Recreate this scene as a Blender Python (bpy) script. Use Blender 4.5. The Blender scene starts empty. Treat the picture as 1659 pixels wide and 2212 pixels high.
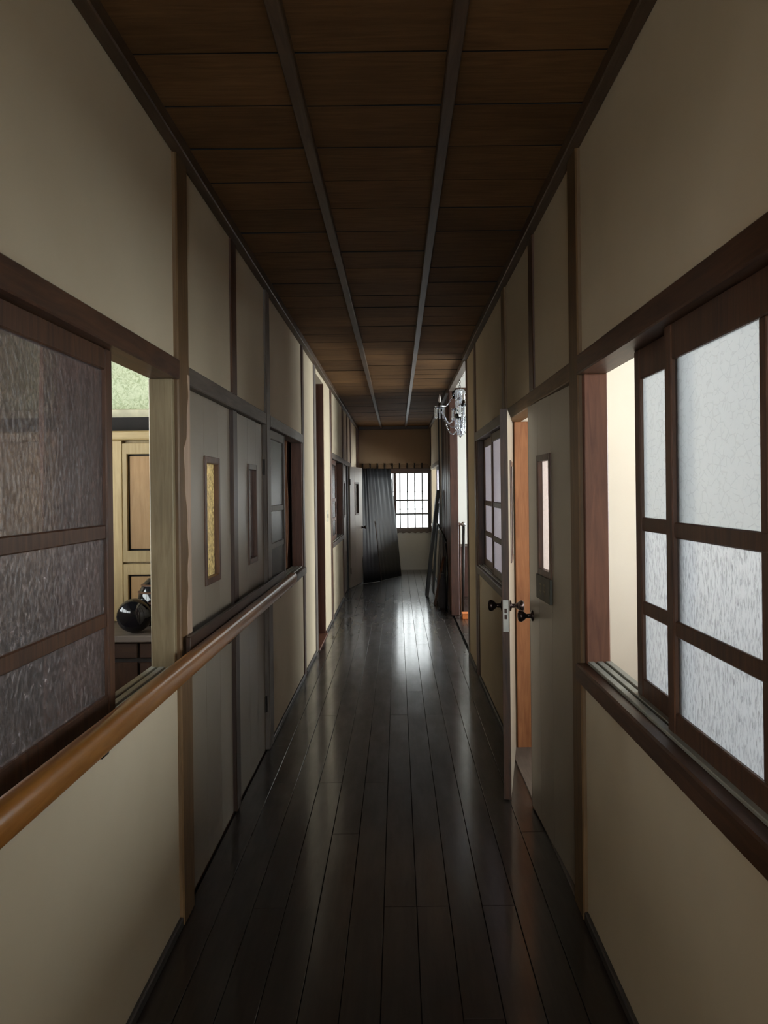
import bpy, bmesh, math, random
from mathutils import Vector, Matrix

random.seed(7)
scene = bpy.context.scene
col = scene.collection
R = math.radians

# ------------------------------------------------------------------ camera
EYE = 1.478
FPX = 1700.0
cam_d = bpy.data.cameras.new('camera')
cam_d.sensor_fit = 'AUTO'
cam_d.sensor_width = 36.0
cam_d.lens = FPX / 2212.0 * 36.0
cam_d.shift_x = -28.5 / 2212.0
cam_d.shift_y = -45.0 / 2212.0
cam_d.clip_start = 0.05
cam = bpy.data.objects.new('camera', cam_d)
col.objects.link(cam)
cam.matrix_world = Matrix.Translation((0, 0, EYE)) @ Matrix.Rotation(R(90), 4, 'X') @ Matrix.Rotation(R(-0.65), 4, 'Z')
scene.camera = cam

# ------------------------------------------------------------------ daylight: one even overcast sky, let in by the windows
world = bpy.data.worlds.new('overcast_sky')
scene.world = world
world.use_nodes = True
bg = world.node_tree.nodes['Background']
bg.inputs[0].default_value = (0.94, 0.975, 1.0, 1)
bg.inputs[1].default_value = 12.5


def portal(loc, rot, sx, sy):
    d = bpy.data.lights.new('sky_portal', 'AREA')
    d.shape = 'RECTANGLE'
    d.size = sx
    d.size_y = sy
    d.cycles.is_portal = True
    o = bpy.data.objects.new('sky_portal', d)
    o.location = loc
    o.rotation_euler = rot
    col.objects.link(o)


scene.view_settings.view_transform = 'Standard'
scene.view_settings.look = 'None'
scene.view_settings.exposure = 0.2
scene.view_settings.gamma = 1.0
scene.view_settings.use_curve_mapping = False
scene.cycles.max_bounces = 10
scene.cycles.diffuse_bounces = 6
scene.cycles.glossy_bounces = 4
scene.cycles.transmission_bounces = 8
scene.cycles.transparent_max_bounces = 12
scene.cycles.caustics_reflective = False
scene.cycles.caustics_refractive = False
scene.cycles.sample_clamp_indirect = 4.0
scene.cycles.use_denoising = True

# ------------------------------------------------------------------ dimensions
XL, XR = -0.758, 0.637          # corridor faces of the two walls
TH = 0.076                      # wall thickness
H = 2.68                        # ceiling height
Y0, Y1 = -2.6, 14.75            # corridor ends
LZ0, LZ1 = 1.868, 1.936         # lintel
SZ = 0.885                      # sill top


# ------------------------------------------------------------------ materials
class NT:
    def __init__(self, name):
        self.m = bpy.data.materials.new(name)
        self.m.use_nodes = True
        self.t = self.m.node_tree
        self.b = self.t.nodes['Principled BSDF']
        self.out = self.t.nodes['Material Output']

    def n(self, typ, **kw):
        o = self.t.nodes.new(typ)
        for k, v in kw.items():
            setattr(o, k, v)
        return o

    def l(self, a, b):
        self.t.links.new(a, b)

    def coords(self, scale, rand=True):
        tc = self.n('ShaderNodeTexCoord')
        mp = self.n('ShaderNodeMapping')
        mp.inputs['Scale'].default_value = scale
        if rand:
            oi = self.n('ShaderNodeObjectInfo')
            mu = self.n('ShaderNodeMath', operation='MULTIPLY')
            mu.inputs[1].default_value = 37.0
            self.l(oi.outputs['Random'], mu.inputs[0])
            ad = self.n('ShaderNodeVectorMath', operation='ADD')
            self.l(tc.outputs['Object'], ad.inputs[0])
            self.l(mu.outputs[0], ad.inputs[1])
            self.l(ad.outputs[0], mp.inputs[0])
        else:
            self.l(tc.outputs['Object'], mp.inputs[0])
        return mp.outputs[0]

    def noise(self, vec, scale, detail=4, rough=0.55, dist=0.0):
        n = self.n('ShaderNodeTexNoise')
        n.inputs['Scale'].default_value = scale
        n.inputs['Detail'].default_value = detail
        n.inputs['Roughness'].default_value = rough
        n.inputs['Distortion'].default_value = dist
        self.l(vec, n.inputs['Vector'])
        return n.outputs['Fac']

    def ramp(self, fac, stops):
        r = self.n('ShaderNodeValToRGB')
        e = r.color_ramp.elements
        while len(e) > 1:
            e.remove(e[-1])
        for i, (p, c) in enumerate(stops):
            if i == 0:
                e[0].position = p
                q = e[0]
            else:
                q = e.new(p)
            q.color = (*c, 1) if len(c) == 3 else c
        self.l(fac, r.inputs[0])
        return r.outputs[0]

    def bump(self, h, strength, dist=0.002):
        b = self.n('ShaderNodeBump')
        b.inputs['Strength'].default_value = strength
        b.inputs['Distance'].default_value = dist
        self.l(h, b.inputs['Height'])
        return b.outputs[0]

    def facing_fac(self, lo, hi):
        lw = self.n('ShaderNodeLayerWeight')
        pw = self.n('ShaderNodeMath', operation='POWER')
        pw.inputs[1].default_value = 4.0
        lw.inputs['Blend'].default_value = 0.5
        self.l(lw.outputs['Facing'], pw.inputs[0])
        mr = self.n('ShaderNodeMapRange')
        mr.inputs['To Min'].default_value = lo
        mr.inputs['To Max'].default_value = hi
        self.l(pw.outputs[0], mr.inputs['Value'])
        return mr.outputs[0]

    def vary(self, colr, amount=0.12):
        oi = self.n('ShaderNodeObjectInfo')
        mr = self.n('ShaderNodeMapRange')
        mr.inputs['To Min'].default_value = 1 - amount
        mr.inputs['To Max'].default_value = 1 + amount
        self.l(oi.outputs['Random'], mr.inputs['Value'])
        hs = self.n('ShaderNodeHueSaturation')
        self.l(colr, hs.inputs['Color'])
        self.l(mr.outputs[0], hs.inputs['Value'])
        return hs.outputs[0]


_cache = {}
WOODS = {
    # name: (dark, light, roughness, specular, variation)
    'frame': ((0.040, 0.018, 0.010), (0.140, 0.060, 0.029), 0.42, 0.45, 0.12),
    'post': ((0.120, 0.066, 0.028), (0.230, 0.135, 0.062), 0.5, 0.4, 0.10),
    'rail': ((0.300, 0.115, 0.024), (0.460, 0.200, 0.050), 0.30, 0.5, 0.04),
    'backing': ((0.030, 0.014, 0.009), (0.065, 0.032, 0.018), 0.4, 0.4, 0.05),
    'ceil': ((0.120, 0.060, 0.024), (0.205, 0.108, 0.044), 0.75, 0.12, 0.13),
    'batten': ((0.060, 0.036, 0.022), (0.120, 0.075, 0.045), 0.45, 0.3, 0.08),
    'red': ((0.100, 0.036, 0.020), (0.200, 0.082, 0.045), 0.42, 0.4, 0.10),
    'deepred': ((0.045, 0.018, 0.013), (0.105, 0.044, 0.030), 0.4, 0.4, 0.10),
    'orange': ((0.260, 0.090, 0.030), (0.420, 0.170, 0.065), 0.5, 0.4, 0.08),
    'pale': ((0.250, 0.190, 0.105), (0.400, 0.320, 0.190), 0.55, 0.4, 0.08),
    'bare': ((0.400, 0.270, 0.190), (0.620, 0.450, 0.340), 0.6, 0.3, 0.05),
    'cab': ((0.300, 0.210, 0.090), (0.430, 0.320, 0.160), 0.5, 0.4, 0.05),
    'cabpanel': ((0.270, 0.150, 0.060), (0.360, 0.220, 0.095), 0.55, 0.4, 0.05),
    'black': ((0.010, 0.008, 0.007), (0.028, 0.022, 0.019), 0.45, 0.4, 0.1),
    'dusty': ((0.110, 0.085, 0.070), (0.190, 0.155, 0.130), 0.5, 0.4, 0.08),
}


def wood(kind, axis='z'):
    key = (kind, axis)
    if key in _cache:
        return _cache[key]
    c1, c2, ro, sp, va = WOODS[kind]
    m = NT('wood_%s_%s' % (kind, axis))
    s = {'x': (2.2, 26, 26), 'y': (26, 2.2, 26), 'z': (26, 26, 2.2)}[axis]
    v = m.coords(s)
    f = m.noise(v, 1.6, 6, 0.6, 1.2)
    c = m.ramp(f, [(0.28, c1), (0.72, c2)])
    s2 = tuple(q * 0.12 for q in s)
    g = m.noise(m.coords((1.7, 1.7, 1.7)), 1.3, 3)
    dirt = m.ramp(g, [(0.3, (0.72, 0.72, 0.72)), (0.7, (1.08, 1.08, 1.08))])
    mx = m.n('ShaderNodeMixRGB', blend_type='MULTIPLY')
    mx.inputs[0].default_value = 1
    m.l(c, mx.inputs[1])
    m.l(dirt, mx.inputs[2])
    m.l(m.vary(mx.outputs[0], va), m.b.inputs['Base Color'])
    m.b.inputs['Roughness'].default_value = ro
    m.b.inputs['Specular IOR Level'].default_value = sp
    m.l(m.bump(f, 0.25, 0.001), m.b.inputs['Normal'])
    _cache[key] = m.m
    return m.m


def plaster(name, c1, c2, rough=0.85, spec=0.2):
    m = NT(name)
    f = m.noise(m.coords((1, 1, 1), False), 1.1, 5, 0.6)
    fine = m.noise(m.coords((1, 1, 1), False), 140, 2)
    c = m.ramp(f, [(0.3, c1), (0.7, c2)])
    m.l(c, m.b.inputs['Base Color'])
    m.b.inputs['Roughness'].default_value = rough
    m.b.inputs['Specular IOR Level'].default_value = spec
    m.l(m.bump(fine, 0.12, 0.001), m.b.inputs['Normal'])
    return m.m


def plain(name, c, rough=0.5, metal=0.0, spec=0.5):
    m = NT(name)
    f = m.noise(m.coords((1, 1, 1)), 18, 3)
    cc = m.ramp(f, [(0.3, tuple(q * 0.85 for q in c)), (0.7, tuple(min(1, q * 1.12) for q in c))])
    m.l(cc, m.b.inputs['Base Color'])
    m.b.inputs['Roughness'].default_value = rough
    m.b.inputs['Metallic'].default_value = metal
    m.b.inputs['Specular IOR Level'].default_value = spec
    return m.m


M = {}
M['plaster'] = plaster('plaster_beige', (0.58, 0.485, 0.345), (0.66, 0.56, 0.41))
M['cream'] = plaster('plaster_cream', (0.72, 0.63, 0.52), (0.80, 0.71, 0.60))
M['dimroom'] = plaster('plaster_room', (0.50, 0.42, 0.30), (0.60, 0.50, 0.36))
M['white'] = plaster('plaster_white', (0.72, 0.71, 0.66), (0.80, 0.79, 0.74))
M['shaded_plaster'] = plaster('plaster_upper_shade', (0.25, 0.165, 0.10), (0.31, 0.21, 0.13))  # unlit upper end wall: the shade is put into the plaster colour
M['doorpaint'] = plaster('door_paint', (0.29, 0.245, 0.185), (0.35, 0.295, 0.225), 0.36, 0.5)
M['metal_dark'] = plain('dark_hinge_metal', (0.035, 0.026, 0.022), 0.45, 0.6)
M['knob'] = plain('dark_bronze', (0.055, 0.036, 0.032), 0.25, 0.8)
M['plate'] = plain('steel_lock_plate', (0.42, 0.41, 0.38), 0.4, 0.7)
M['rod'] = plain('iron_rod', (0.05, 0.045, 0.042), 0.5, 0.4)
M['track'] = plain('worn_track', (0.33, 0.33, 0.28), 0.45)
M['sheet'] = plain('black_sheet_metal', (0.016, 0.017, 0.019), 0.5, 0.0, 0.4)
M['switch'] = plain('ivory_plastic', (0.62, 0.58, 0.48), 0.4)
M['gloss_black'] = plain('gloss_black', (0.006, 0.006, 0.008), 0.08)
M['brass'] = plain('dark_brass', (0.05, 0.035, 0.025), 0.35, 0.8)
M['candle'] = plain('candle_white', (0.75, 0.72, 0.72), 0.35)
M['steel'] = plain('bright_steel', (0.6, 0.6, 0.6), 0.25, 0.9)
M['orange_lit_block'] = plain('orange_lit_paint', (0.75, 0.22, 0.06), 0.6)
M['grey_board'] = plain('grey_board', (0.16, 0.17, 0.155), 0.6)
M['sack'] = plain('dark_cloth', (0.025, 0.022, 0.028), 0.8)
M['kerb'] = plain('dark_skirting', (0.05, 0.042, 0.038), 0.5)


def make_floor_mat():
    m = NT('worn_floor_boards')
    v = m.coords((30, 2.0, 30))
    f = m.noise(v, 1.5, 6, 0.6, 0.8)
    c = m.ramp(f, [(0.3, (0.012, 0.008, 0.006)), (0.7, (0.026, 0.017, 0.013))])
    m.l(m.vary(c, 0.15), m.b.inputs['Base Color'])
    g = m.noise(m.coords((5, 1.4, 5)), 2.0, 5, 0.65)
    ro = m.ramp(g, [(0.35, (0.42,) * 3), (0.7, (0.55,) * 3)])
    m.l(ro, m.b.inputs['Roughness'])
    m.b.inputs['Specular IOR Level'].default_value = 0.3
    m.b.inputs['Coat Weight'].default_value = 0.8
    m.b.inputs['Coat Roughness'].default_value = 0.14
    w = m.noise(m.coords((9, 2.0, 9)), 0.6, 2)
    m.l(m.bump(w, 0.05, 0.004), m.b.inputs['Normal'])
    return m.m


M['floor'] = make_floor_mat()
M['subfloor'] = plain('dark_gap', (0.008, 0.006, 0.005), 0.9)


def make_wallpaper():
    m = NT('green_wallpaper')
    f = m.noise(m.coords((1, 1, 1), False), 38, 4, 0.7, 1.5)
    c = m.ramp(f, [(0.38, (0.36, 0.42, 0.24)), (0.52, (0.56, 0.62, 0.42)), (0.7, (0.66, 0.70, 0.52))])
    m.l(c, m.b.inputs['Base Color'])
    m.b.inputs['Roughness'].default_value = 0.7
    m.l(m.bump(f, 0.5, 0.004), m.b.inputs['Normal'])
    return m.m


M['wallpaper'] = make_wallpaper()


def frosted(name, tint, strokes, clear=0.10, scatter=0.75, haze=0.12):
    """Patterned glass: mostly diffusing, partly clear, with an embossed pattern."""
    m = NT(name)
    tc = m.n('ShaderNodeTexCoord')
    mp = m.n('ShaderNodeMapping')
    m.l(tc.outputs['Object'], mp.inputs[0])
    if strokes == 'rain':
        mp.inputs['Scale'].default_value = (1, 150, 40)
        f = m.noise(mp.outputs[0], 1.0, 4, 0.65, 0.7)
        mask = m.ramp(f, [(0.34, (0.55,) * 3), (0.54, (1, 1, 1))])
        h, bs = f, 1.0
    elif strokes == 'fleck':
        mp.inputs['Scale'].default_value = (1, 70, 45)
        f = m.noise(mp.outputs[0], 1.0, 5, 0.7, 1.0)
        mask = m.ramp(f, [(0.45, (0.35,) * 3), (0.75, (1, 1, 1))])
        h, bs = f, 0.6
    else:
        vo = m.n('ShaderNodeTexVoronoi')
        vo.feature = 'DISTANCE_TO_EDGE'
        vo.inputs['Scale'].default_value = 1.0
        mp.inputs['Scale'].default_value = (1, 34, 52)
        m.l(mp.outputs[0], vo.inputs['Vector'])
        r = m.ramp(vo.outputs['Distance'], [(0.0, (0, 0, 0)), (0.07, (1, 1, 1))])
        n2 = m.noise(mp.outputs[0], 0.9, 2)
        k = m.ramp(n2, [(0.5, (0, 0, 0)), (0.56, (1, 1, 1))])
        mx = m.n('ShaderNodeMixRGB', blend_type='LIGHTEN')
        mx.inputs[0].default_value = 1
        m.l(r, mx.inputs[1])
        m.l(k, mx.inputs[2])
        h, bs = mx.outputs[0], 0.25
        mask = m.ramp(h, [(0.0, (0.91,) * 3), (1.0, (1, 1, 1))])
    nrm = m.bump(h, bs, 0.003)
    tr = m.n('ShaderNodeBsdfTranslucent')
    cm = m.n('ShaderNodeMixRGB', blend_type='MULTIPLY')
    cm.inputs[0].default_value = 1
    cm.inputs[1].default_value = (*tint, 1)
    m.l(mask, cm.inputs[2])
    m.l(cm.outputs[0], tr.inputs['Color'])
    m.l(nrm, tr.inputs['Normal'])
    tp = m.n('ShaderNodeBsdfTransparent')
    tp.inputs['Color'].default_value = (*tint, 1)
    gl = m.n('ShaderNodeBsdfGlossy')
    gl.inputs['Roughness'].default_value = 0.22
    m.l(nrm, gl.inputs['Normal'])
    rf = m.n('ShaderNodeBsdfRefraction')
    rf.inputs['Roughness'].default_value = haze
    rf.inputs['IOR'].default_value = 1.06
    m.l(cm.outputs[0], rf.inputs['Color'])
    m.l(nrm, rf.inputs['Normal'])
    a = m.n('ShaderNodeMixShader')      # translucent vs refraction
    a.inputs[0].default_value = 1 - scatter
    if name == 'frosted_fleck_glass':
        fk = m.ramp(f, [(0.56, (1 - scatter,) * 3), (0.74, (0.50,) * 3)])
        m.l(fk, a.inputs[0])
    m.l(tr.outputs[0], a.inputs[1])
    m.l(rf.outputs[0], a.inputs[2])
    b = m.n('ShaderNodeMixShader')
    b.inputs[0].default_value = clear
    m.l(a.outputs[0], b.inputs[1])
    m.l(tp.outputs[0], b.inputs[2])
    c = m.n('ShaderNodeMixShader')
    m.l(m.facing_fac(0.03, 0.55), c.inputs[0])
    m.l(b.outputs[0], c.inputs[1])
    m.l(gl.outputs[0], c.inputs[2])
    geo = m.n('ShaderNodeNewGeometry')
    tp2 = m.n('ShaderNodeBsdfTransparent')
    slab = m.n('ShaderNodeMixShader')
    m.l(geo.outputs['Backfacing'], slab.inputs[0])
    m.l(c.outputs[0], slab.inputs[1])
    m.l(tp2.outputs[0], slab.inputs[2])
    m.l(slab.outputs[0], m.out.inputs['Surface'])
    return m.m


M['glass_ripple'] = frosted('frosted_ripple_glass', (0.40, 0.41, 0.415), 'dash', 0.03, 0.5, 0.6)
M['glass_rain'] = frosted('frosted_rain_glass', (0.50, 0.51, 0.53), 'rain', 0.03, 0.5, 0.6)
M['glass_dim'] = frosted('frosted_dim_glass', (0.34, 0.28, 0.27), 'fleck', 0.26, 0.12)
M['glass_fleck'] = frosted('frosted_fleck_glass', (0.34, 0.28, 0.27), 'fleck', 0.12, 0.20)
M['glass_lilac'] = frosted('frosted_lilac_glass', (0.80, 0.74, 0.86), 'dash', 0.05, 0.9)
M['glass_amber'] = frosted('amber_slot_glass', (0.85, 0.62, 0.26), 'fleck', 0.10, 0.6)
M['glass_rose'] = frosted('rose_slot_glass', (0.58, 0.47, 0.42), 'dash', 0.10, 0.9)


def clear_glass(name='clear_glass', k=1.0):
    m = NT(name)
    tp = m.n('ShaderNodeBsdfTransparent')
    gl = m.n('ShaderNodeBsdfGlossy')
    gl.inputs['Roughness'].default_value = 0.03
    nz = m.noise(m.coords((1, 1, 1)), 6, 2)
    c = m.ramp(nz, [(0.3, (0.93 * k, 0.95 * k, 0.94 * k)), (0.7, (0.98 * k, 0.99 * k, 0.98 * k))])
    m.l(c, tp.inputs['Color'])
    x = m.n('ShaderNodeMixShader')
    m.l(m.facing_fac(0.03, 0.5), x.inputs[0])
    m.l(tp.outputs[0], x.inputs[1])
    m.l(gl.outputs[0], x.inputs[2])
    m.l(x.outputs[0], m.out.inputs['Surface'])
    return m.m


M['glass_clear'] = clear_glass()
M['glass_dimmed'] = clear_glass('dimmed_glass', 0.6)  # tint added to dim the sky so the bars stay visible


def crystal():
    m = NT('cut_crystal')
    nz = m.noise(m.coords((1, 1, 1)), 30, 2)
    c = m.ramp(nz, [(0.3, (0.85, 0.9, 1.0)), (0.7, (1, 1, 1))])
    g = m.n('ShaderNodeBsdfGlass')
    g.inputs['IOR'].default_value = 1.55
    g.inputs['Roughness'].default_value = 0.02
    m.l(c, g.inputs['Color'])
    gl = m.n('ShaderNodeBsdfGlossy')
    gl.inputs['Roughness'].default_value = 0.06
    m.l(c, gl.inputs['Color'])
    x = m.n('ShaderNodeMixShader')
    x.inputs[0].default_value = 0.45
    m.l(g.outputs[0], x.inputs[1])
    m.l(gl.outputs[0], x.inputs[2])
    m.l(x.outputs[0], m.out.inputs['Surface'])
    return m.m


M['crystal'] = crystal()


def cloth(name, c1, c2):
    m = NT(name)
    f = m.noise(m.coords((30, 30, 3)), 1.2, 4)
    m.l(m.ramp(f, [(0.3, c1), (0.7, c2)]), m.b.inputs['Base Color'])
    m.b.inputs['Roughness'].default_value = 0.9
    return m.m


M['curtain'] = cloth('russet_curtain', (0.16, 0.07, 0.05), (0.34, 0.18, 0.13))
M['curtain_tan'] = cloth('tan_curtain', (0.26, 0.12, 0.06), (0.46, 0.25, 0.14))

# ------------------------------------------------------------------ mesh tools
WLOC = {}


class MB:
    def __init__(self):
        self.v, self.f = [], []

    def add(self, vs, fs):
        o = len(self.v)
        self.v += [tuple(p) for p in vs]
        self.f += [tuple(i + o for i in q) for q in fs]
        return self

    def box(self, x0, x1, y0, y1, z0, z1, b=0.0):
        if b <= 0:
            vs = [(x, y, z) for x in (x0, x1) for y in (y0, y1) for z in (z0, z1)]
            return self.add(vs, [(0, 1, 3, 2), (4, 6, 7, 5), (0, 4, 5, 1), (2, 3, 7, 6), (0, 2, 6, 4), (1, 5, 7, 3)])
        bm = bmesh.new()
        bmesh.ops.create_cube(bm, size=1)
        for q in bm.verts:
            q.co = Vector(((x0 + x1) / 2 + q.co.x * (x1 - x0), (y0 + y1) / 2 + q.co.y * (y1 - y0), (z0 + z1) / 2 + q.co.z * (z1 - z0)))
        b = min(b, abs(x1 - x0) * .45, abs(y1 - y0) * .45, abs(z1 - z0) * .45)
        bmesh.ops.bevel(bm, geom=bm.edges[:], offset=b, segments=1, affect='EDGES')
        return self.from_bm(bm)

    def from_bm(self, bm):
        bm.verts.index_update()
        self.add([q.co[:] for q in bm.verts], [[q.index for q in f.verts] for f in bm.faces])
        bm.free()
        return self

    def tube(self, pts, r, n=8, cap=True):
        pts = [Vector(p) for p in pts]
        rs = r if isinstance(r, (list, tuple)) else [r] * len(pts)
        o = len(self.v)
        up = Vector((0.13, 0.31, 0.94)).normalized()
        for i, p in enumerate(pts):
            t = (pts[min(i + 1, len(pts) - 1)] - pts[max(i - 1, 0)]).normalized()
            a = t.cross(up)
            if a.length < 1e-3:
                a = t.cross(Vector((1, 0, 0)))
            a.normalize()
            b = t.cross(a)
            for k in range(n):
                g = 2 * math.pi * k / n
                self.v.append(tuple(p + (a * math.cos(g) + b * math.sin(g)) * rs[i]))
        for i in range(len(pts) - 1):
            for k in range(n):
                k2 = (k + 1) % n
                self.f.append((o + i * n + k, o + i * n + k2, o + (i + 1) * n + k2, o + (i + 1) * n + k))
        if cap:
            self.f.append(tuple(o + k for k in reversed(range(n))))
            e = o + (len(pts) - 1) * n
            self.f.append(tuple(e + k for k in range(n)))
        return self

    def lathe(self, prof, n=16, c=(0, 0, 0), axis='z'):
        """prof: (radius, height) list"""
        o = len(self.v)
        for (r, h) in prof:
            for k in range(n):
                g = 2 * math.pi * k / n
                x, y = r * math.cos(g), r * math.sin(g)
                p = {'z': (x, y, h), 'y': (x, h, y), 'x': (h, x, y)}[axis]
                self.v.append((c[0] + p[0], c[1] + p[1], c[2] + p[2]))
        for i in range(len(prof) - 1):
            for k in range(n):
                k2 = (k + 1) % n
                self.f.append((o + i * n + k, o + i * n + k2, o + (i + 1) * n + k2, o + (i + 1) * n + k))
        self.f.append(tuple(o + k for k in reversed(range(n))))
        e = o + (len(prof) - 1) * n
        self.f.append(tuple(e + k for k in range(n)))
        return self

    def ball(self, c, r, n=8, sz=1.0):
        m = n // 2 + 1
        prof = [(max(1e-4, r * math.sin(math.pi * i / m)), -r * sz * math.cos(math.pi * i / m)) for i in range(m + 1)]
        return self.lathe(prof, n, c)

    def prism(self, poly, y0, y1):
        """extrude an (x,z) polygon along y"""
        n = len(poly)
        vs = [(x, y0, z) for x, z in poly] + [(x, y1, z) for x, z in poly]
        fs = [tuple(range(n)), tuple(reversed(range(n, 2 * n)))]
        fs += [(i, i + n, (i + 1) % n + n, (i + 1) % n) for i in range(n)]
        return self.add(vs, fs)

    def mesh(self, name, smooth=False):
        me = bpy.data.meshes.new(name)
        vs = self.v
        lo = [min(p[i] for p in vs) for i in range(3)]
        hi = [max(p[i] for p in vs) for i in range(3)]
        c = Vector([(lo[i] + hi[i]) / 2 for i in range(3)])
        me.from_pydata([(p[0] - c.x, p[1] - c.y, p[2] - c.z) for p in vs], [], self.f)
        bm = bmesh.new()
        bm.from_mesh(me)
        bmesh.ops.recalc_face_normals(bm, faces=bm.faces)
        bm.to_mesh(me)
        bm.free()
        if smooth:
            for p in me.polygons:
                p.use_smooth = True
        me.update()
        return me, c

    def build(self, name, mat, parent=None, smooth=False, local=False, **props):
        me, c = self.mesh(name, smooth)
        return link(name, me, mat, c, parent, local, **props)


def link(name, me, mat, c, parent=None, local=False, **props):
    if mat is not None and not me.materials:
        me.materials.append(mat)
    o = bpy.data.objects.new(name, me)
    col.objects.link(o)
    c = Vector(c)
    if parent is not None:
        o.parent = parent
        if local:
            o.location = c
            WLOC[o] = WLOC[parent] + c
        else:
            o.location = c - WLOC[parent]
            WLOC[o] = c.copy()
    else:
        o.location = c
        WLOC[o] = c.copy()
    for k, v in props.items():
        o[k] = v
    return o


def empty(name, loc, label, category=None, group=None, kind=None, rz=0.0):
    o = bpy.data.objects.new(name, None)
    o.empty_display_size = 0.05
    col.objects.link(o)
    o.location = loc
    o.rotation_euler = (0, 0, rz)
    WLOC[o] = Vector(loc)
    o['label'] = label
    if category:
        o['category'] = category
    if group:
        o['group'] = group
    if kind:
        o['kind'] = kind
    return o


def struct(name, loc, label):
    return empty(name, loc, label, None, None, 'structure')


def bx(name, mat, parent, x0, x1, y0, y1, z0, z1, b=0.0, **k):
    return MB().box(x0, x1, y0, y1, z0, z1, b).build(name, mat, parent, **k)


# ------------------------------------------------------------------ floor: boards along the corridor
floor = MB().box(-4.4, 4.4, Y0 - 0.1, 15.0, -0.06, -0.022).build('floor', M['subfloor'], kind='structure',
        label='dark worn corridor floor of long polished boards')
BW = 0.1165
edges = [0.169 + k * BW for k in range(-9, 26)]
share = {}


def plank(x0, x1, y0, y1):
    w, ln = round(x1 - x0 - 0.0018, 4), round(y1 - y0 - 0.0006, 4)
    key = (w, ln)
    if key not in share:
        share[key] = MB().box(-w / 2, w / 2, -ln / 2, ln / 2, -0.02, 0.0, 0.0014).mesh('floor_plank')
    me, c = share[key]
    cc = Vector(((x0 + x1) / 2, (y0 + y1) / 2, -0.010 + random.uniform(-0.0005, 0)))
    link('floor_plank', me, M['floor'], cc, floor)


LENS = (3.0, 3.6, 2.4)
for a, b in zip(edges[:-1], edges[1:]):
    xa, xb = max(a, XL - 0.02), b
    if xb > XR + 0.05:
        # in the side hall only
        if a < 3.4:
            y = 7.13
            plank(max(a, XR + 0.02) if a < XR + 0.02 else a, min(b, 3.42), 7.13, 10.95)
        continue
    if xb - xa < 0.02:
        continue
    xb = min(xb, XR + 0.02)
    y = Y0 - random.choice((0.0, 0.6, 1.2, 1.8))
    while y < Y1:
        ln = random.choice(LENS)
        ya, yb = max(y, Y0), min(y + ln, Y1)
        if yb - ya > 0.05:
            plank(xa, xb, ya, yb)
        y += ln

# side-room floors (seen only through openings)
ROOMF = M['orange_floor'] = wood('red', 'x')
bx('floor_board_area', wood('red', 'y'), floor, XR + 0.02, 4.2, Y0, 7.05, -0.02, -0.002)
bx('floor_board_area', wood('red', 'y'), floor, -4.2, XL - 0.02, Y0, Y1, -0.02, -0.002)
bx('floor_board_area', wood('red', 'y'), floor, XR + 0.02, 3.2, 11.05, Y1, -0.02, -0.002)

# ------------------------------------------------------------------ ceiling
ceiling = MB().box(-4.4, 4.4, Y0 - 0.1, 15.0, H + 0.03, H + 0.09).build('ceiling', M['subfloor'], kind='structure',
        label='low corridor ceiling of brown plywood boards between long battens')
PIT = 0.301
BATX = (-0.289, 0.170)
cols = [(XL, BATX[0]), (BATX[0], BATX[1]), (BATX[1], XR)]
cme = [MB().box(-(b - a) / 2, (b - a) / 2, -(PIT - 0.008) / 2, (PIT - 0.008) / 2, -0.004, 0.004).mesh('ceiling_board') for a, b in cols]
for me, _c in cme:
    me.materials.append(wood('ceil', 'x'))
    me.materials.append(M['subfloor'])
    for p in me.polygons:
        if abs(p.normal.y) > 0.9:
            p.material_index = 1  # edge faces painted dark to imitate shadow gaps between boards
k0 = int(math.floor((Y0 - 2.171) / PIT))
k1 = int(math.ceil((Y1 - 2.171) / PIT))
for k in range(k0, k1):
    ya = 2.171 + k * PIT
    for ci, (a, b) in enumerate(cols):
        me, c = cme[ci]
        o = link('ceiling_board', me, wood('ceil', 'x'), ((a + b) / 2, ya + PIT / 2, H + 0.013 + random.uniform(0, 0.004)), ceiling)
        o.rotation_euler = (R(random.uniform(-0.3, 0.4)), R(random.uniform(-0.25, 0.25)), 0)
for x in BATX:
    bx('ceiling_batten', wood('batten', 'y'), ceiling, x - 0.019, x + 0.019, Y0, Y1, H - 0.022, H + 0.016, 0.003)
bx('cornice', wood('batten', 'y'), ceiling, XL, XL + 0.042, Y0, Y1, H - 0.035, H + 0.016, 0.004)
bx('cornice', wood('batten', 'y'), ceiling, XR - 0.042, XR, Y0, 7.05, H - 0.035, H + 0.016, 0.004)
bx('cornice', wood('batten', 'y'), ceiling, XR - 0.042, XR, 9.42, Y1, H - 0.035, H + 0.016, 0.004)
bx('cornice', wood('dusty', 'y'), ceiling, XR - 0.02, XR + 0.045, 7.13, 9.30, H - 0.03, H + 0.03, 0.004)
bx('cornice', wood('backing', 'x'), ceiling, XL + 0.05, XR - 0.05, Y1 - 0.04, Y1, H - 0.045, H + 0.016, 0.004)

# ------------------------------------------------------------------ walls
wall_left = struct('wall_left', (XL, 6, 0), 'beige plastered wall with brown posts behind the wooden handrail')
wall_right = struct('wall_right', (XR, 6, 0), 'beige plastered wall with brown posts around the bright frosted windows')


def panel(side, y0, y1, z0, z1, mat='plaster'):
    if side == 'L':
        bx('plaster_panel', M[mat], wall_left, XL - TH, XL, y0, y1, z0, z1)
    else:
        bx('plaster_panel', M[mat], wall_right, XR, XR + TH, y0, y1, z0, z1)


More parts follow.
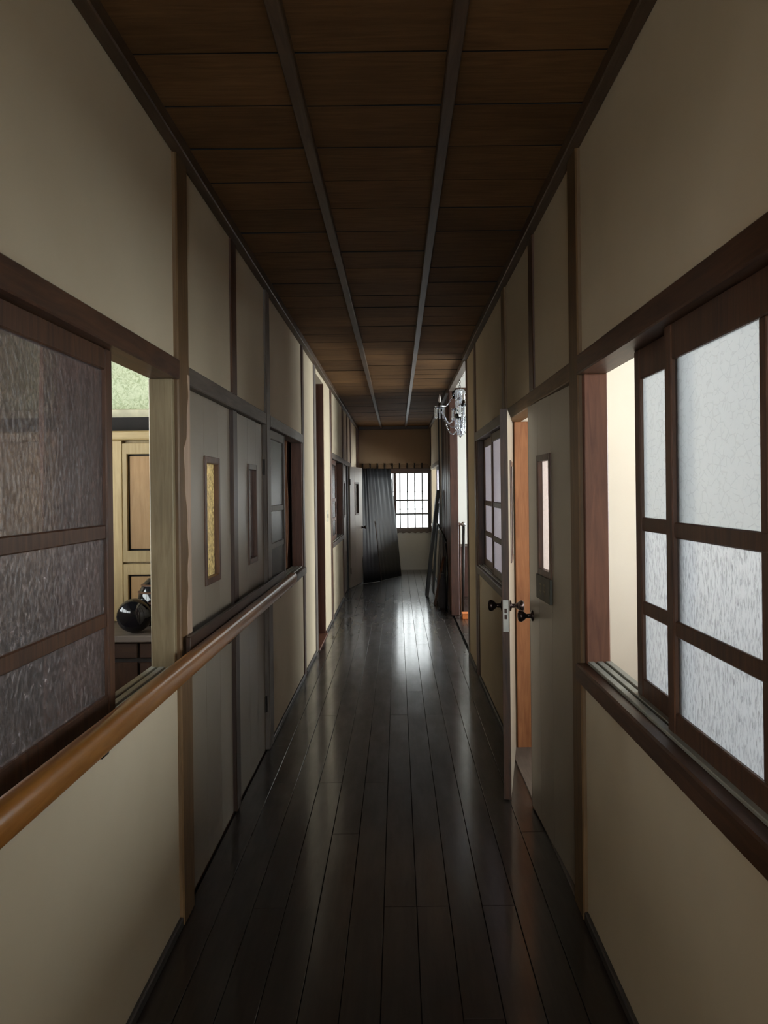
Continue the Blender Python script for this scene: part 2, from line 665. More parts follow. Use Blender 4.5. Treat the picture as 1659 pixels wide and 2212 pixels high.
def post(side, y0, y1, z0, z1, kind='post', proud=0.016, name='post'):
    if side == 'L':
        return bx(name, wood(kind, 'z'), wall_left, XL - TH - 0.004, XL + proud, y0, y1, z0, z1, 0.005)
    return bx(name, wood(kind, 'z'), wall_right, XR - proud, XR + TH + 0.004, y0, y1, z0, z1, 0.005)


def strip(side, y0, y1, z0, z1, kind='post', proud=0.010, name='batten', back=0.004):
    ax = 'z' if (z1 - z0) > (y1 - y0) else 'y'
    if side == 'L':
        return bx(name, wood(kind, ax), wall_left, XL - back, XL + proud, y0, y1, z0, z1, 0.003)
    return bx(name, wood(kind, ax), wall_right, XR - proud, XR + back, y0, y1, z0, z1, 0.003)


def lintel(side, y0, y1, z0=LZ0, z1=LZ1, kind='frame', proud=0.020):
    if side == 'L':
        bx('lintel', wood(kind, 'y'), wall_left, XL - TH - 0.002, XL + proud, y0, y1, z0, z1, 0.004)
    else:
        bx('lintel', wood(kind, 'y'), wall_right, XR - proud, XR + TH + 0.002, y0, y1, z0, z1, 0.004)


# near bays -------------------------------------------------------
for s in 'LR':
    # bay 0: sliding window and the wall behind the camera
    panel(s, Y0, 0.20, 0, H)
    panel(s, 0.20, 2.69, LZ1, H)
    panel(s, 0.20, 2.69, 0, SZ - 0.055)
    lintel(s, 0.20, 2.69)
    post(s, 0.12, 0.24, 0, H)
    # corner post and doors bay
    if s == 'L':
        post(s, 2.685, 2.825, 0, H, 'post')
    else:
        post(s, 2.69, 2.825, 0, H, 'post')
    panel(s, 2.825, 4.52, LZ1, H)
    lintel(s, 2.825, 4.52, LZ0, LZ1, 'dusty' if s == 'L' else 'post', 0.012)
    strip(s, 3.60, 3.71, LZ1, H, 'frame')
    post(s, 4.52, 4.65, 0, H, 'dusty' if s == 'L' else 'post', 0.014)
    # second window bay
    panel(s, 4.65, 6.26, LZ1, H)
    panel(s, 4.65, 6.26, 0, SZ - 0.055)
    lintel(s, 4.65, 6.26, LZ0, LZ1, 'dusty', 0.014)
    post(s, 6.26, 6.37, 0, H, 'frame', 0.010)
strip('L', 4.65, 4.70, 0.0, SZ - 0.055, 'frame', 0.008)
strip('R', 6.16, 6.26, 0.0, SZ - 0.055, 'frame', 0.008)

# left wall beyond
panel('L', 6.37, 7.18, 0, H)
post('L', 7.18, 7.34, 0, H, 'dusty', 0.010)
panel('L', 7.34, 8.20, 2.60, H)
bx('passage_lining', wood('red', 'z'), wall_left, XL - 0.60, XL - 0.002, 8.17, 8.20, 0, 2.60)
bx('passage_lining', wood('red', 'z'), wall_left, XL - 0.60, XL - TH, 7.30, 7.34, 0, 2.60)
bx('passage_lining', wood('red', 'z'), wall_left, XL - 0.64, XL - 0.60, 7.30, 8.20, 0, 2.66)
bx('passage_sill', wood('red', 'y'), wall_left, XL - 0.60, XL + 0.02, 7.34, 8.20, -0.019, 0.012, 0.003)
panel('L', 8.20, 8.93, 0, H)
post('L', 8.93, 9.08, 0, H, 'frame', 0.012)
panel('L', 9.08, 10.85, LZ1, H)
panel('L', 9.08, 10.85, 0, SZ - 0.055)
lintel('L', 9.08, 10.85, LZ0, LZ1, 'dusty', 0.014)
post('L', 10.85, 11.02, 0, H, 'frame', 0.012)
panel('L', 11.02, Y1, LZ1, H)
lintel('L', 11.02, 12.75, LZ0, LZ1, 'dusty', 0.012)
strip('L', 11.86, 12.0, LZ1, H, 'frame')
strip('L', 12.7, 12.85, LZ1, H, 'frame')
panel('L', 12.85, Y1, 0, LZ1)
post('L', 12.72, 12.85, 0, LZ1, 'frame', 0.012)
post('L', 14.62, 14.75, 0, H, 'frame', 0.05)

# right wall beyond
panel('R', 6.37, 7.05, 0, H)
post('R', 7.03, 7.13, 0, H, 'frame', 0.008)
bx('column', wood('deepred', 'z'), wall_right, XR - 0.012, XR + 0.085, 9.30, 9.42, 0, H, 0.005)
for k in range(6):
    y = 9.425 + k * 0.235
    bx('wall_board', wood('deepred', 'z'), wall_right, XR - 0.002 - (k % 2) * 0.004, XR + 0.035, y, y + 0.231, 0.0, H, 0.004)
post('R', 10.84, 10.98, 0, H, 'black', 0.012)
panel('R', 10.98, 11.75, 0, H)
post('R', 11.75, 11.87, 0, H, 'black', 0.012)
panel('R', 11.87, 14.62, LZ1, H)
panel('R', 11.87, 14.42, 0, SZ - 0.055)
panel('R', 14.42, 14.62, 0, LZ1)
lintel('R', 11.87, 14.42, LZ0, LZ1, 'pale', 0.02)
post('R', 14.62, 14.75, 0, H, 'frame', 0.012)

# skirtings
for nm, x0, x1 in (('baseboard_left', XL - 0.001, XL + 0.014), ('baseboard_right', XR - 0.014, XR + 0.001)):
    e = struct(nm, ((x0 + x1) / 2, 3, 0), 'thin dark skirting strip along the foot of the ' + ('handrail wall' if 'left' in nm else 'frosted window wall'))
    spans = [(Y0, 2.685), (4.65, 6.26), (6.37, 7.18), (8.2, 8.93), (9.08, 10.85)] if 'left' in nm else [(Y0, 2.69), (4.65, 6.16), (6.37, 7.03), (10.98, 11.75), (11.87, 14.62)]
    for a, b in spans:
        bx('skirting_strip', M['kerb'], e, x0, x1, a, b, 0.0, 0.034, 0.004)

# far end wall with the barred window -------------------------------
WX0, WX1, WZ0, WZ1 = -0.62, 0.585, 0.775, 1.82
wall_end = struct('wall_end', (0, Y1, 0), 'plain plastered end wall around the bright barred window')
T2 = 0.14
bx('plaster_panel', M['shaded_plaster'], wall_end, XL - 0.1, XR + 0.1, Y1, Y1 + T2, WZ1 + 0.08, H + 0.03)
bx('plaster_panel', M['white'], wall_end, XL - 0.1, XR + 0.1, Y1, Y1 + T2, -0.02, WZ0)  # lighter plaster paints in the light on the lower end wall
bx('plaster_panel', M['plaster'], wall_end, XL - 0.1, WX0, Y1, Y1 + T2, WZ0, WZ1 + 0.08)
bx('plaster_panel', M['plaster'], wall_end, WX1, XR + 0.1, Y1, Y1 + T2, WZ0, WZ1 + 0.08)
bx('lintel', wood('backing', 'x'), wall_end, WX0 - 0.05, XR, Y1 - 0.03, Y1 + T2, WZ1, WZ1 + 0.08, 0.004)

win_end = struct('window_1', (0, Y1, WZ0), 'bright window with dark iron bars at the end of the corridor')
fr = MB()
fr.box(WX0, WX0 + 0.05, Y1, Y1 + 0.07, WZ0, WZ1)
fr.box(WX1 - 0.012, WX1 + 0.04, Y1 - 0.012, Y1 + 0.07, WZ0, WZ1)
fr.box(-0.07, -0.02, Y1, Y1 + 0.07, WZ0, WZ1)
fr.box(WX0, WX1, Y1, Y1 + 0.07, WZ0, WZ0 + 0.02)
fr.box(WX0, WX1, Y1, Y1 + 0.07, WZ1 - 0.012, WZ1)
fr.build('frame', wood('backing', 'z'), win_end)
bx('pane', M['glass_dimmed'], win_end, WX0 + 0.05, -0.07, Y1 + 0.05, Y1 + 0.054, WZ0 + 0.02, WZ1 - 0.012)
bx('pane', M['glass_dimmed'], win_end, -0.02, WX1 - 0.012, Y1 + 0.05, Y1 + 0.054, WZ0 + 0.02, WZ1 - 0.012)
for k in range(9):
    x = 0.052 + (k - 5) * 0.139
    g = MB().tube([(x, Y1 - 0.018, WZ0 - 0.07), (x, Y1 - 0.018, 1.12), (x, Y1 - 0.018, 2.0)], 0.0125, 8)
    for z in (1.14, 1.47):
        g.ball((x, Y1 - 0.018, z), 0.017, 8, 1.2)
    g.build('bar', M['rod'], win_end, smooth=True)
for z in (1.048, 1.304):
    bx('cross_bar', M['rod'], win_end, WX0 - 0.02, WX1 + 0.03, Y1 - 0.026, Y1 - 0.012, z - 0.015, z + 0.015, 0.002)
# scalloped boards above the lintel and below the sill
poly = [(WX0 - 0.06, WZ1 + 0.08)]
poly2 = [(XR - 0.005, WZ0)]
for k in range(9):
    x = 0.052 + (k - 5) * 0.139
    for q in range(7):
        a = q / 6
        poly.append((x - 0.0 + a * 0.139 * 0.98, WZ1 + 0.115 + 0.055 * math.sin(math.pi * a) ** 0.5))
poly.append((XR - 0.005, WZ1 + 0.08))
poly = [(min(max(p[0], WX0 - 0.06), XR - 0.005), p[1]) for p in poly]
MB().prism(poly, Y1 - 0.012, Y1 + 0.001).build('scalloped_valance', wood('post', 'x'), win_end)
pl = [(WX0 - 0.05, WZ0 + 0.005), (XR - 0.005, WZ0 + 0.005)]
for k in range(40):
    x = XR - 0.005 - k * (XR + 0.045 - WX0 ) / 39
    pl.append((x, WZ0 - 0.075 + 0.012 * math.sin(k * 1.9)))
MB().prism(pl, Y1 - 0.030, Y1 + 0.001).build('sill_board', wood('dusty', 'x'), win_end)
portal((( WX0 + WX1) / 2, Y1 + 0.2, (WZ0 + WZ1) / 2), (R(-90), 0, 0), WX1 - WX0, WZ1 - WZ0)


# ------------------------------------------------------------------ sliding windows
def sash(parent, x, t, y0, y1, z0, z1, kind, panes, muntins=(), rails=(1.378, 1.144), sw=0.046, top=0.058, bot=0.058):
    """one sliding sash: frame mesh, each pane a sub-part; x = centre of thickness"""
    g = MB()
    xa, xb = x - t / 2, x + t / 2
    g.box(xa, xb, y0, y0 + sw, z0, z1, 0.003)
    g.box(xa, xb, y1 - sw, y1, z0, z1, 0.003)
    g.box(xa + 0.002, xb - 0.002, y0 + sw, y1 - sw, z1 - top, z1, 0.003)
    g.box(xa + 0.002, xb - 0.002, y0 + sw, y1 - sw, z0, z0 + bot, 0.003)
    rh = 0.019
    for r in rails:
        g.box(xa + 0.004, xb - 0.004, y0 + sw, y1 - sw, r - rh, r + rh, 0.003)
    mw = 0.014
    zs = [z1 - top] + list(rails) + [z0 + bot]
    for m in muntins:
        g.box(xa + 0.006, xb - 0.006, m - mw, m + mw, z0 + bot, z1 - top, 0.002)
    s = g.build('sash', wood(kind, 'z'), parent)
    ys = [y0 + sw] + sorted(muntins) + [y1 - sw]
    for i in range(len(zs) - 1):
        za = zs[i] - (rh if i else 0)
        zb = zs[i + 1] + (rh if i < len(zs) - 2 else 0)
        for j in range(len(ys) - 1):
            ya = ys[j] + (mw if j else 0)
            yb = ys[j + 1] - (mw if j < len(ys) - 2 else 0)
            bx('pane', M[panes[min(i, len(panes) - 1)]], s, x - 0.002, x + 0.002, ya - 0.004, yb + 0.004, zb - 0.004, za + 0.004)
    return s


def sill(parent, side, y0, y1, kind='frame', proud=0.03, track=True, depth=0.055):
    if side == 'L':
        a, b = XL - TH - 0.002, XL + proud
    else:
        a, b = XR - proud, XR + TH + 0.002
    s = bx('sill', wood(kind, 'y'), parent, a, b, y0, y1, SZ - depth, SZ, 0.005)
    if track:
        for off in (0.012, 0.042, 0.072):
            x = XL - off if side == 'L' else XR + off
            bx('track', M['track'], s, x - 0.011, x + 0.011, y0, y1, SZ, SZ + 0.010, 0.002)


TZ0, TZ1 = SZ + 0.002, LZ0
# window 2: near left
w = struct('window_2', (XL, 1.4, SZ), 'dark sliding window with dim frosted panes behind the handrail, partly slid open')
sill(w, 'L', 0.24, 2.685, 'frame', 0.025)
bx('jamb', wood('pale', 'z'), w, XL - TH - 0.002, XL + 0.002, 2.655, 2.685, SZ, LZ0, 0.003)
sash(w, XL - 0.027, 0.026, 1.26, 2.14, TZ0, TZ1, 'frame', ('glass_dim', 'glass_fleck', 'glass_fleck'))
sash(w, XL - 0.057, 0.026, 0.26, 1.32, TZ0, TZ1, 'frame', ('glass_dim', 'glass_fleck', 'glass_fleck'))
# window 3: near right
w = struct('window_3', (XR, 1.4, SZ), 'bright frosted sliding window with dark frames, one sash slid back from the red jamb')
sill(w, 'R', 0.24, 2.69, 'frame', 0.035, depth=0.06)
bx('jamb', wood('red', 'z'), w, XR - 0.002, XR + TH + 0.002, 2.66, 2.69, SZ, LZ0, 0.003)
sash(w, XR + 0.027, 0.026, 0.92, 1.91, TZ0, TZ1, 'frame', ('glass_ripple', 'glass_rain', 'glass_rain'), (1.41,), top=0.085)
sash(w, XR + 0.057, 0.026, 1.84, 2.25, TZ0, TZ1, 'frame', ('glass_ripple', 'glass_rain', 'glass_rain'), (), top=0.085)
sash(w, XR + 0.057, 0.026, 0.26, 1.30, TZ0, TZ1, 'frame', ('glass_ripple', 'glass_rain', 'glass_rain'), ())
# window 4: second on the left
w = struct('window_4', (XL, 5.45, SZ), 'half open sliding window with glinting frosted panes and a tan curtain beyond the double door')
sill(w, 'L', 4.65, 6.26, 'dusty', 0.03)
bx('jamb', wood('red', 'z'), w, XL - TH - 0.002, XL + 0.002, 6.225, 6.26, SZ, LZ0, 0.003)
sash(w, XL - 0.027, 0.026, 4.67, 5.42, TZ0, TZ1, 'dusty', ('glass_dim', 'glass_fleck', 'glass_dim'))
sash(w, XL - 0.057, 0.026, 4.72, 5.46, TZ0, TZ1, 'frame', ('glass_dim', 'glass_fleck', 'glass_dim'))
# window 5: second on the right
w = struct('window_5', (XR, 5.45, SZ), 'closed sliding window with six lilac frosted panes behind the open door')
sill(w, 'R', 4.65, 6.26, 'dusty', 0.02)
bx('jamb', wood('frame', 'z'), w, XR - 0.002, XR + TH + 0.002, 6.20, 6.26, SZ, LZ0, 0.003)
sash(w, XR + 0.057, 0.026, 5.42, 6.20, TZ0, TZ1, 'frame', ('glass_lilac',))
sash(w, XR + 0.030, 0.026, 4.68, 5.47, TZ0, TZ1, 'frame', ('glass_lilac',))
# window 6: third on the left
w = struct('window_6', (XL, 9.9, SZ), 'small reddish sliding window half open beyond the light switch')
sill(w, 'L', 9.08, 10.85, 'dusty', 0.02)
bx('jamb', wood('red', 'z'), w, XL - TH - 0.12, XL + 0.002, 10.80, 10.85, SZ, LZ0, 0.003)
sash(w, XL - 0.027, 0.026, 9.10, 9.98, TZ0, TZ1, 'red', ('glass_dim',))
sash(w, XL - 0.057, 0.026, 9.2, 10.02, TZ0, TZ1, 'red', ('glass_dim',))
# window 7: far right
w = struct('window_7', (XR, 13.2, SZ), 'pale edged window on the wall beside the barred end window')
sill(w, 'R', 11.87, 14.42, 'pale', 0.02)
sash(w, XR + 0.027, 0.026, 11.95, 13.08, TZ0, TZ1, 'dusty', ('glass_lilac',))
sash(w, XR + 0.057, 0.026, 11.89, 13.00, TZ0, TZ1, 'dusty', ('glass_lilac',))


# ------------------------------------------------------------------ doors
def door(name, label, hinge, rz, w_, slot, side, hinges=True, knob=None, pane='glass_amber', z0=0.008, z1=LZ0 - 0.004, ysign=1):
    """leaf in local coordinates: hinge edge at y=0, leaf to +/-y, thickness t centred on x=0.
    side = +1 when the corridor face is at +x (left wall), -1 when at -x"""
    t = 0.034
    d = empty(name, hinge, label, None, None, 'structure', rz)
    ya, yb = (0.0, w_) if ysign > 0 else (-w_, 0.0)
    s0, s1 = slot if ysign > 0 else (-slot[1], -slot[0])
    sz0, sz1 = 1.115, 1.62
    g = MB()
    g.box(-t / 2, t / 2, ya, s0, z0, z1, 0.002)
    g.box(-t / 2, t / 2, s1, yb, z0, z1, 0.002)
    g.box(-t / 2, t / 2, s0, s1, z0, sz0)
    g.box(-t / 2, t / 2, s0, s1, sz1, z1)
    leaf = g.build('leaf', M['doorpaint'], d, local=True)
    tw = 0.02
    e0 = w_ * ysign
    MB().box(-t / 2 - 0.0004, t / 2 + 0.0004, min(e0, e0 - 0.006 * ysign) + (0.0 if ysign > 0 else -0.0006), max(e0, e0 - 0.006 * ysign) + (0.0006 if ysign > 0 else 0.0), z0, z1).build('edge_strip', wood('frame', 'z'), d, local=True)
    f = t / 2 + 0.007
    g = MB()
    g.box(-f, f, s0 - tw * .4, s0 + tw, sz0 - tw * .4, sz1 + tw * .4, 0.002)
    g.box(-f, f, s1 - tw, s1 + tw * .4, sz0 - tw * .4, sz1 + tw * .4, 0.002)
    g.box(-f, f, s0 + tw, s1 - tw, sz0 - tw * .4, sz0 + tw, 0.002)
    g.box(-f, f, s0 + tw, s1 - tw, sz1 - tw, sz1 + tw * .4, 0.002)
    g.build('slot_trim', wood('frame', 'z'), d, local=True)
    MB().box(-0.002, 0.002, s0 + tw - 0.004, s1 - tw + 0.004, sz0 + tw - 0.004, sz1 - tw + 0.004).build('pane', M[pane], d, local=True)
    if hinges:
        for z in (0.22, 1.58):
            h = MB()
            xx = side * (t / 2 + 0.004)
            h.tube([(xx, 0.0, z), (xx, 0.0, z + 0.09)], 0.007, 8)
            h.box(xx - 0.006, xx - 0.001, -0.002 if ysign > 0 else -0.022, 0.022 if ysign > 0 else 0.002, z, z + 0.09)
            h.build('hinge', M['metal_dark'], d, local=True)
    if knob is not None:
        kz = knob
        ky = (w_ - 0.06) * ysign
        for sd in (-1, 1):
            k = MB()
            prof = [(0.026, t / 2), (0.026, t / 2 + 0.006), (0.011, t / 2 + 0.010), (0.010, t / 2 + 0.030), (0.016, t / 2 + 0.036),
                    (0.025, t / 2 + 0.046), (0.028, t / 2 + 0.056), (0.024, t / 2 + 0.066), (0.010, t / 2 + 0.070)]
            k.lathe([(r, h * sd) for r, h in prof], 16, (0, ky, kz), 'x')
            k.build('knob', M['knob'], d, smooth=True, local=True)
        lp = MB()
        e = w_ * ysign
        lp.box(-0.013, 0.013, min(e, e + 0.002 * ysign), max(e, e + 0.002 * ysign), kz - 0.115, kz + 0.035)
        p = lp.build('lock_plate', M['plate'], d, local=True)
        lb = MB()
        for zz in (kz - 0.045, kz - 0.015):
            lb.box(-0.006, 0.006, min(e, e + 0.008 * ysign), max(e, e + 0.008 * ysign), zz - 0.010, zz + 0.010)
        lb.build('latch', M['knob'], d, local=True)
    return d


XD = XL - 0.028
door('door_1', 'grey painted door with an amber slit pane, behind the handrail next to the split post', (XD, 2.828, 0), 0, 0.795, (0.31, 0.555), 1)
d2 = door('door_2', 'grey painted door with a dark slit pane and a bluish sheen, behind the handrail end', (XD, 4.518, 0), 0, 0.845, (0.235, 0.465), 1, pane='glass_dim', ysign=-1)
MB().box(0.0, 0.034, -0.895, -0.80, 0.01, LZ0 - 0.006, 0.003).build('astragal', wood('backing', 'z'), d2, local=True)
XE = XR + 0.026
d3 = door('door_3', 'grey painted door with a rosy slit pane and a dark sign below it, slightly ajar', (XE, 2.828, 0), R(2.3), 0.84, (0.40, 0.635), -1, knob=0.90, pane='glass_rose')
# dark card below the slit pane with a short illegible printed mark
MB().box(-0.030, -0.0185, 0.385, 0.640, 1.005, 1.108, 0.001).build('sign_card', plain('olive_card', (0.045, 0.043, 0.030), 0.5), d3, local=True)
g = MB()
for (ya, yb, za, zb) in ((0.47, 0.50, 1.07, 1.078), (0.48, 0.486, 1.03, 1.075), (0.462, 0.506, 1.045, 1.051), (0.535, 0.575, 1.068, 1.075),
                         (0.55, 0.557, 1.028, 1.07), (0.54, 0.575, 1.04, 1.046)):
    g.box(-0.0308, -0.0298, ya, yb, za, zb)
g.build('printed_mark', plain('dull_gold', (0.13, 0.11, 0.05), 0.5), d3, local=True)
door('door_4', 'grey painted door leaf standing open into the corridor, its edge and lock plate showing', (XR + 0.012, 4.515, 0), R(-10.2), 0.79, (0.30, 0.53), -1, knob=0.92, pane='glass_rose', ysign=-1)
# its lining
wl = struct('trim_1', (XR, 4.5, 0), 'orange wooden lining of the doorway with the open door')
bx('jamb', wood('orange', 'z'), wl, XR + 0.036, XR + 0.22, 4.50, 4.535, 0, LZ0, 0.003)
bx('threshold', wood('dusty', 'y'), wl, XR - 0.01, XR + TH + 0.05, 2.83, 4.50, -0.004, 0.006, 0.002)
door('door_5', 'narrow looking grey closed door with a dark slit pane beyond the reddish window', (XD, 11.03, 0), 0, 0.82, (0.30, 0.53), 1, pane='glass_dim')
door('door_6', 'pale door with a green slit pane opened against the leaning black sheets', (XL + 0.02, 12.02, 0), R(-10.5), 0.84, (0.32, 0.56), 1, knob=0.9, pane='glass_dim')
post('L', 11.87, 12.0, 0, LZ0, 'black', 0.012)

# split pale strip of bare wood on the post beside door_1
vs = []
for i in range(26):
    z = 0.96 + i * (1.90 - 0.96) / 25
    j = 0.010 * math.sin(i * 1.7) + 0.008 * math.sin(i * 0.6 + 1)
    wdt = 0.055 + 0.018 * math.sin(i * 0.35 + 2) - (0.02 if i > 18 else 0)
    vs += [(XL + 0.0175, 2.822 - wdt + j * 0.6, z), (XL + 0.0175, 2.824, z), (XL + 0.012, 2.822 - wdt + j * .6, z), (XL + 0.012, 2.824, z)]
fs = []
for i in range(25):
    a = i * 4
    fs += [(a, a + 1, a + 5, a + 4), (a + 2, a + 6, a + 7, a + 3), (a, a + 4, a + 6, a + 2), (a + 1, a + 3, a + 7, a + 5)]
fs += [(0, 2, 3, 1), (100, 101, 103, 102)]
MB().add(vs, fs).build('bare_wood_strip', wood('bare', 'z'), wall_left, label='stripped pale wood edge of the post')

# ------------------------------------------------------------------ handrail
hr = empty('handrail', (XL + 0.06, 2.5, 0.92), 'orange varnished wooden handrail running below the dark window and across the doors', 'handrail')
HX, HZ = XL + 0.068, 0.915
pts = []
prof = []
for k in range(20):
    a = 2 * math.pi * k / 20
    cx, cz = math.cos(a), math.sin(a)
    prof.append((HX + 0.027 * abs(cx) ** 0.8 * (1 if cx >= 0 else -1), HZ + 0.036 * abs(cz) ** 0.8 * (1 if cz >= 0 else -1)))
hrail = MB().prism(prof, -1.6, 5.17).build('rail', wood('rail', 'y'), hr)
for p in hrail.data.polygons:
    p.use_smooth = len(p.vertices) == 4
bx('backing_board', wood('backing', 'y'), hr, XL + 0.0285 if False else XL + 0.026, XL + 0.044, 2.70, 4.66, 0.905, 0.985, 0.003)
for y in (-0.8, 0.6, 1.83, 3.2, 4.58, 5.05):
    g = MB()
    g.box(XL - 0.0, XL + 0.012, y - 0.03, y + 0.03, 0.84, 0.885, 0.003)
    g.box(XL + 0.0, XL + 0.075, y - 0.02, y + 0.02, 0.868, 0.886, 0.003)
    g.build('bracket', M['metal_dark'], hr)

# light switch
ls = empty('light_switch', (XL, 8.48, 1.22), 'small ivory light switch plate on the wall past the dark passage', 'switch')
bx('plate', M['switch'], ls, XL, XL + 0.008, 8.44, 8.52, 1.16, 1.28, 0.002)
bx('rocker', M['metal_dark'], ls, XL + 0.008, XL + 0.014, 8.465, 8.495, 1.20, 1.24, 0.002)

# ------------------------------------------------------------------ side rooms (shells with windows of their own)


def shell(name, label, x0, x1, y0, y1, mat, outer, wins, skip=()):
    """walls of a room beside the corridor; outer = +1 right side, -1 left side; windows in the outer wall (y0,y1,z0,z1)"""
    e = struct(name, ((x0 + x1) / 2, (y0 + y1) / 2, 0), label)
    xo = x1 if outer > 0 else x0
    xa, xb = (xo, xo + 0.1) if outer > 0 else (xo - 0.1, xo)
    if 'near' not in skip:
        bx('end_wall', M[mat], e, x0, x1, y0 - 0.05, y0, 0, H + 0.03)
    if 'far' not in skip:
        bx('end_wall', M[mat], e, x0, x1, y1, y1 + 0.05, 0, H + 0.03)
    ys = y0 - 0.05
    for (wa, wb, za, zb) in wins:
        bx('outer_wall', M[mat], e, xa, xb, ys, wa, 0, H + 0.03)
        bx('outer_wall', M[mat], e, xa, xb, wa, wb, 0, za)
        bx('outer_wall', M[mat], e, xa, xb, wa, wb, zb, H + 0.03)
        fr = MB()
        xm = (xa + xb) / 2
        n = max(2, int(round((wb - wa) / 0.9)))
        for i in range(n + 1):
            y = wa + (wb - wa) * i / n
            fr.box(xm - 0.02, xm + 0.02, y - 0.025, y + 0.025, za, zb)
        fr.box(xm - 0.02, xm + 0.02, wa, wb, za, za + 0.04)
        fr.box(xm - 0.02, xm + 0.02, wa, wb, zb - 0.04, zb)
        f = fr.build('outer_window_frame', wood('frame', 'z'), e)
        bx('pane', M['glass_clear'], f, xm - 0.002, xm + 0.002, wa, wb, za, zb)
        portal((xb + 0.02 if outer > 0 else xa - 0.02, (wa + wb) / 2, (za + zb) / 2), (0, R(90 if outer > 0 else -90), 0), zb - za, wb - wa)
        ys = wb
    bx('outer_wall', M[mat], e, xa, xb, ys, y1 + 0.05, 0, H + 0.03)
    return e


shell('wall_right_room', 'bright cream walls of the room behind the frosted window', XR + TH, 2.7, -1.6, 4.56, 'cream', 1, [(0.3, 4.2, 0.9, 2.55)])
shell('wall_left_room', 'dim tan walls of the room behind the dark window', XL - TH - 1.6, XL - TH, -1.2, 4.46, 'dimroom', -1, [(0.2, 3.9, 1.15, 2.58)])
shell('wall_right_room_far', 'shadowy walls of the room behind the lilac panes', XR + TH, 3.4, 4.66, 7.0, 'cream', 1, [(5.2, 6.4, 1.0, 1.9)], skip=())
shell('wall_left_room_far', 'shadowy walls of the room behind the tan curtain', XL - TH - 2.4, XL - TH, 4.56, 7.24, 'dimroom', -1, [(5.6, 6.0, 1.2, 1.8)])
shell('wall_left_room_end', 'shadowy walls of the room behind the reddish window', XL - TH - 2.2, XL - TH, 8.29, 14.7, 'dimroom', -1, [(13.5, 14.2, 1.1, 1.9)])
shell('wall_right_room_end', 'walls of the room behind the far side window', XR + TH, 2.2, 11.06, 14.7, 'cream', 1, [(11.3, 14.4, 0.5, 2.3)])
hall = shell('wall_hall', 'white stair hall wall seen past the crystal chandelier', XR, 3.4, 7.10, 10.95, 'white', 1, [(7.3, 10.5, 0.4, 2.5)], skip=('near',))
bx('end_wall', M['white'], hall, XR + TH, 3.4, 7.05, 7.10, 0, H + 0.03)
bx('ceiling_panel', M['white'], hall, XR + 0.045, 3.4, 7.1, 10.95, H + 0.012, H + 0.029)
# red wainscot of the hall end wall
for k in range(14):
    x = XR + 0.09 + k * 0.19
    bx('wainscot_board', wood('deepred', 'z'), hall, x, x + 0.186, 10.925, 10.95, 0, 0.70, 0.003)
bx('wainscot_cap', wood('dusty', 'x'), hall, XR + 0.06, 3.4, 10.90, 10.95, 0.70, 0.735, 0.003)
bx('ceiling_beam', wood('frame', 'x'), hall, XR + 0.02, 3.4, 9.30, 9.42, H - 0.12, H + 0.03, 0.004)

# back end of the corridor, behind the camera, with its window
wb_ = struct('wall_back', (0, Y0, 0), 'plain plastered wall closing the corridor behind the viewer')
BX0, BX1, BZ0, BZ1 = -0.5, 0.4, 0.6, 2.4
bx('plaster_panel', M['plaster'], wb_, XL - 0.1, XR + 0.1, Y0 - 0.1, Y0, BZ1, H + 0.03)
bx('plaster_panel', M['plaster'], wb_, XL - 0.1, XR + 0.1, Y0 - 0.1, Y0, -0.02, BZ0)
bx('plaster_panel', M['plaster'], wb_, XL - 0.1, BX0, Y0 - 0.1, Y0, BZ0, BZ1)
bx('plaster_panel', M['plaster'], wb_, BX1, XR + 0.1, Y0 - 0.1, Y0, BZ0, BZ1)
bx('pane', M['glass_clear'], wb_, BX0, BX1, Y0 - 0.06, Y0 - 0.056, BZ0, BZ1)
portal(((BX0 + BX1) / 2, Y0 - 0.13, (BZ0 + BZ1) / 2), (R(90), 0, 0), BX1 - BX0, BZ1 - BZ0)

# ------------------------------------------------------------------ left room furniture
CY = 4.20


def PX(px, y=CY):
    return (px - 858) / FPX * y


CX0, CX1 = -2.3, -0.95
wp = bx('wall_left_room_paper', M['wallpaper'], None, XL - TH - 1.6, XL - TH, 4.44, 4.46, 1.90, H, kind='structure',
        label='green textured wallpaper above the wooden cupboard')
cor = bx('trim_2', plain('cream_paint', (0.62, 0.58, 0.40), 0.5), None, XL - TH - 1.6, XL - TH, 4.40, 4.44, 1.90, 1.955, 0.006, kind='structure',
         label='cream cornice moulding under the green wallpaper')
cab = empty('cupboard', (-1.6, 4.3, 0.77), 'tall honey coloured panelled cupboard seen through the open window', 'cupboard')
bx('body', wood('cab', 'z'), cab, CX0, CX1, CY + 0.03, 4.43, 0.80, 1.79)
g = MB().box(CX0 - 0.02, CX1 + 0.02, CY - 0.03, 4.43, 1.765, 1.815, 0.008)
g.build('crown_moulding', wood('cab', 'x'), cab)
bx('gap_shade', M['subfloor'], cab, CX0, CX1, CY + 0.06, 4.43, 1.815, 1.895)  # black box stands in for the shade in the gap above the crown
bx('stile', wood('cab', 'z'), cab, -1.56, -1.468, CY, CY + 0.03, 0.80, 1.765, 0.003)
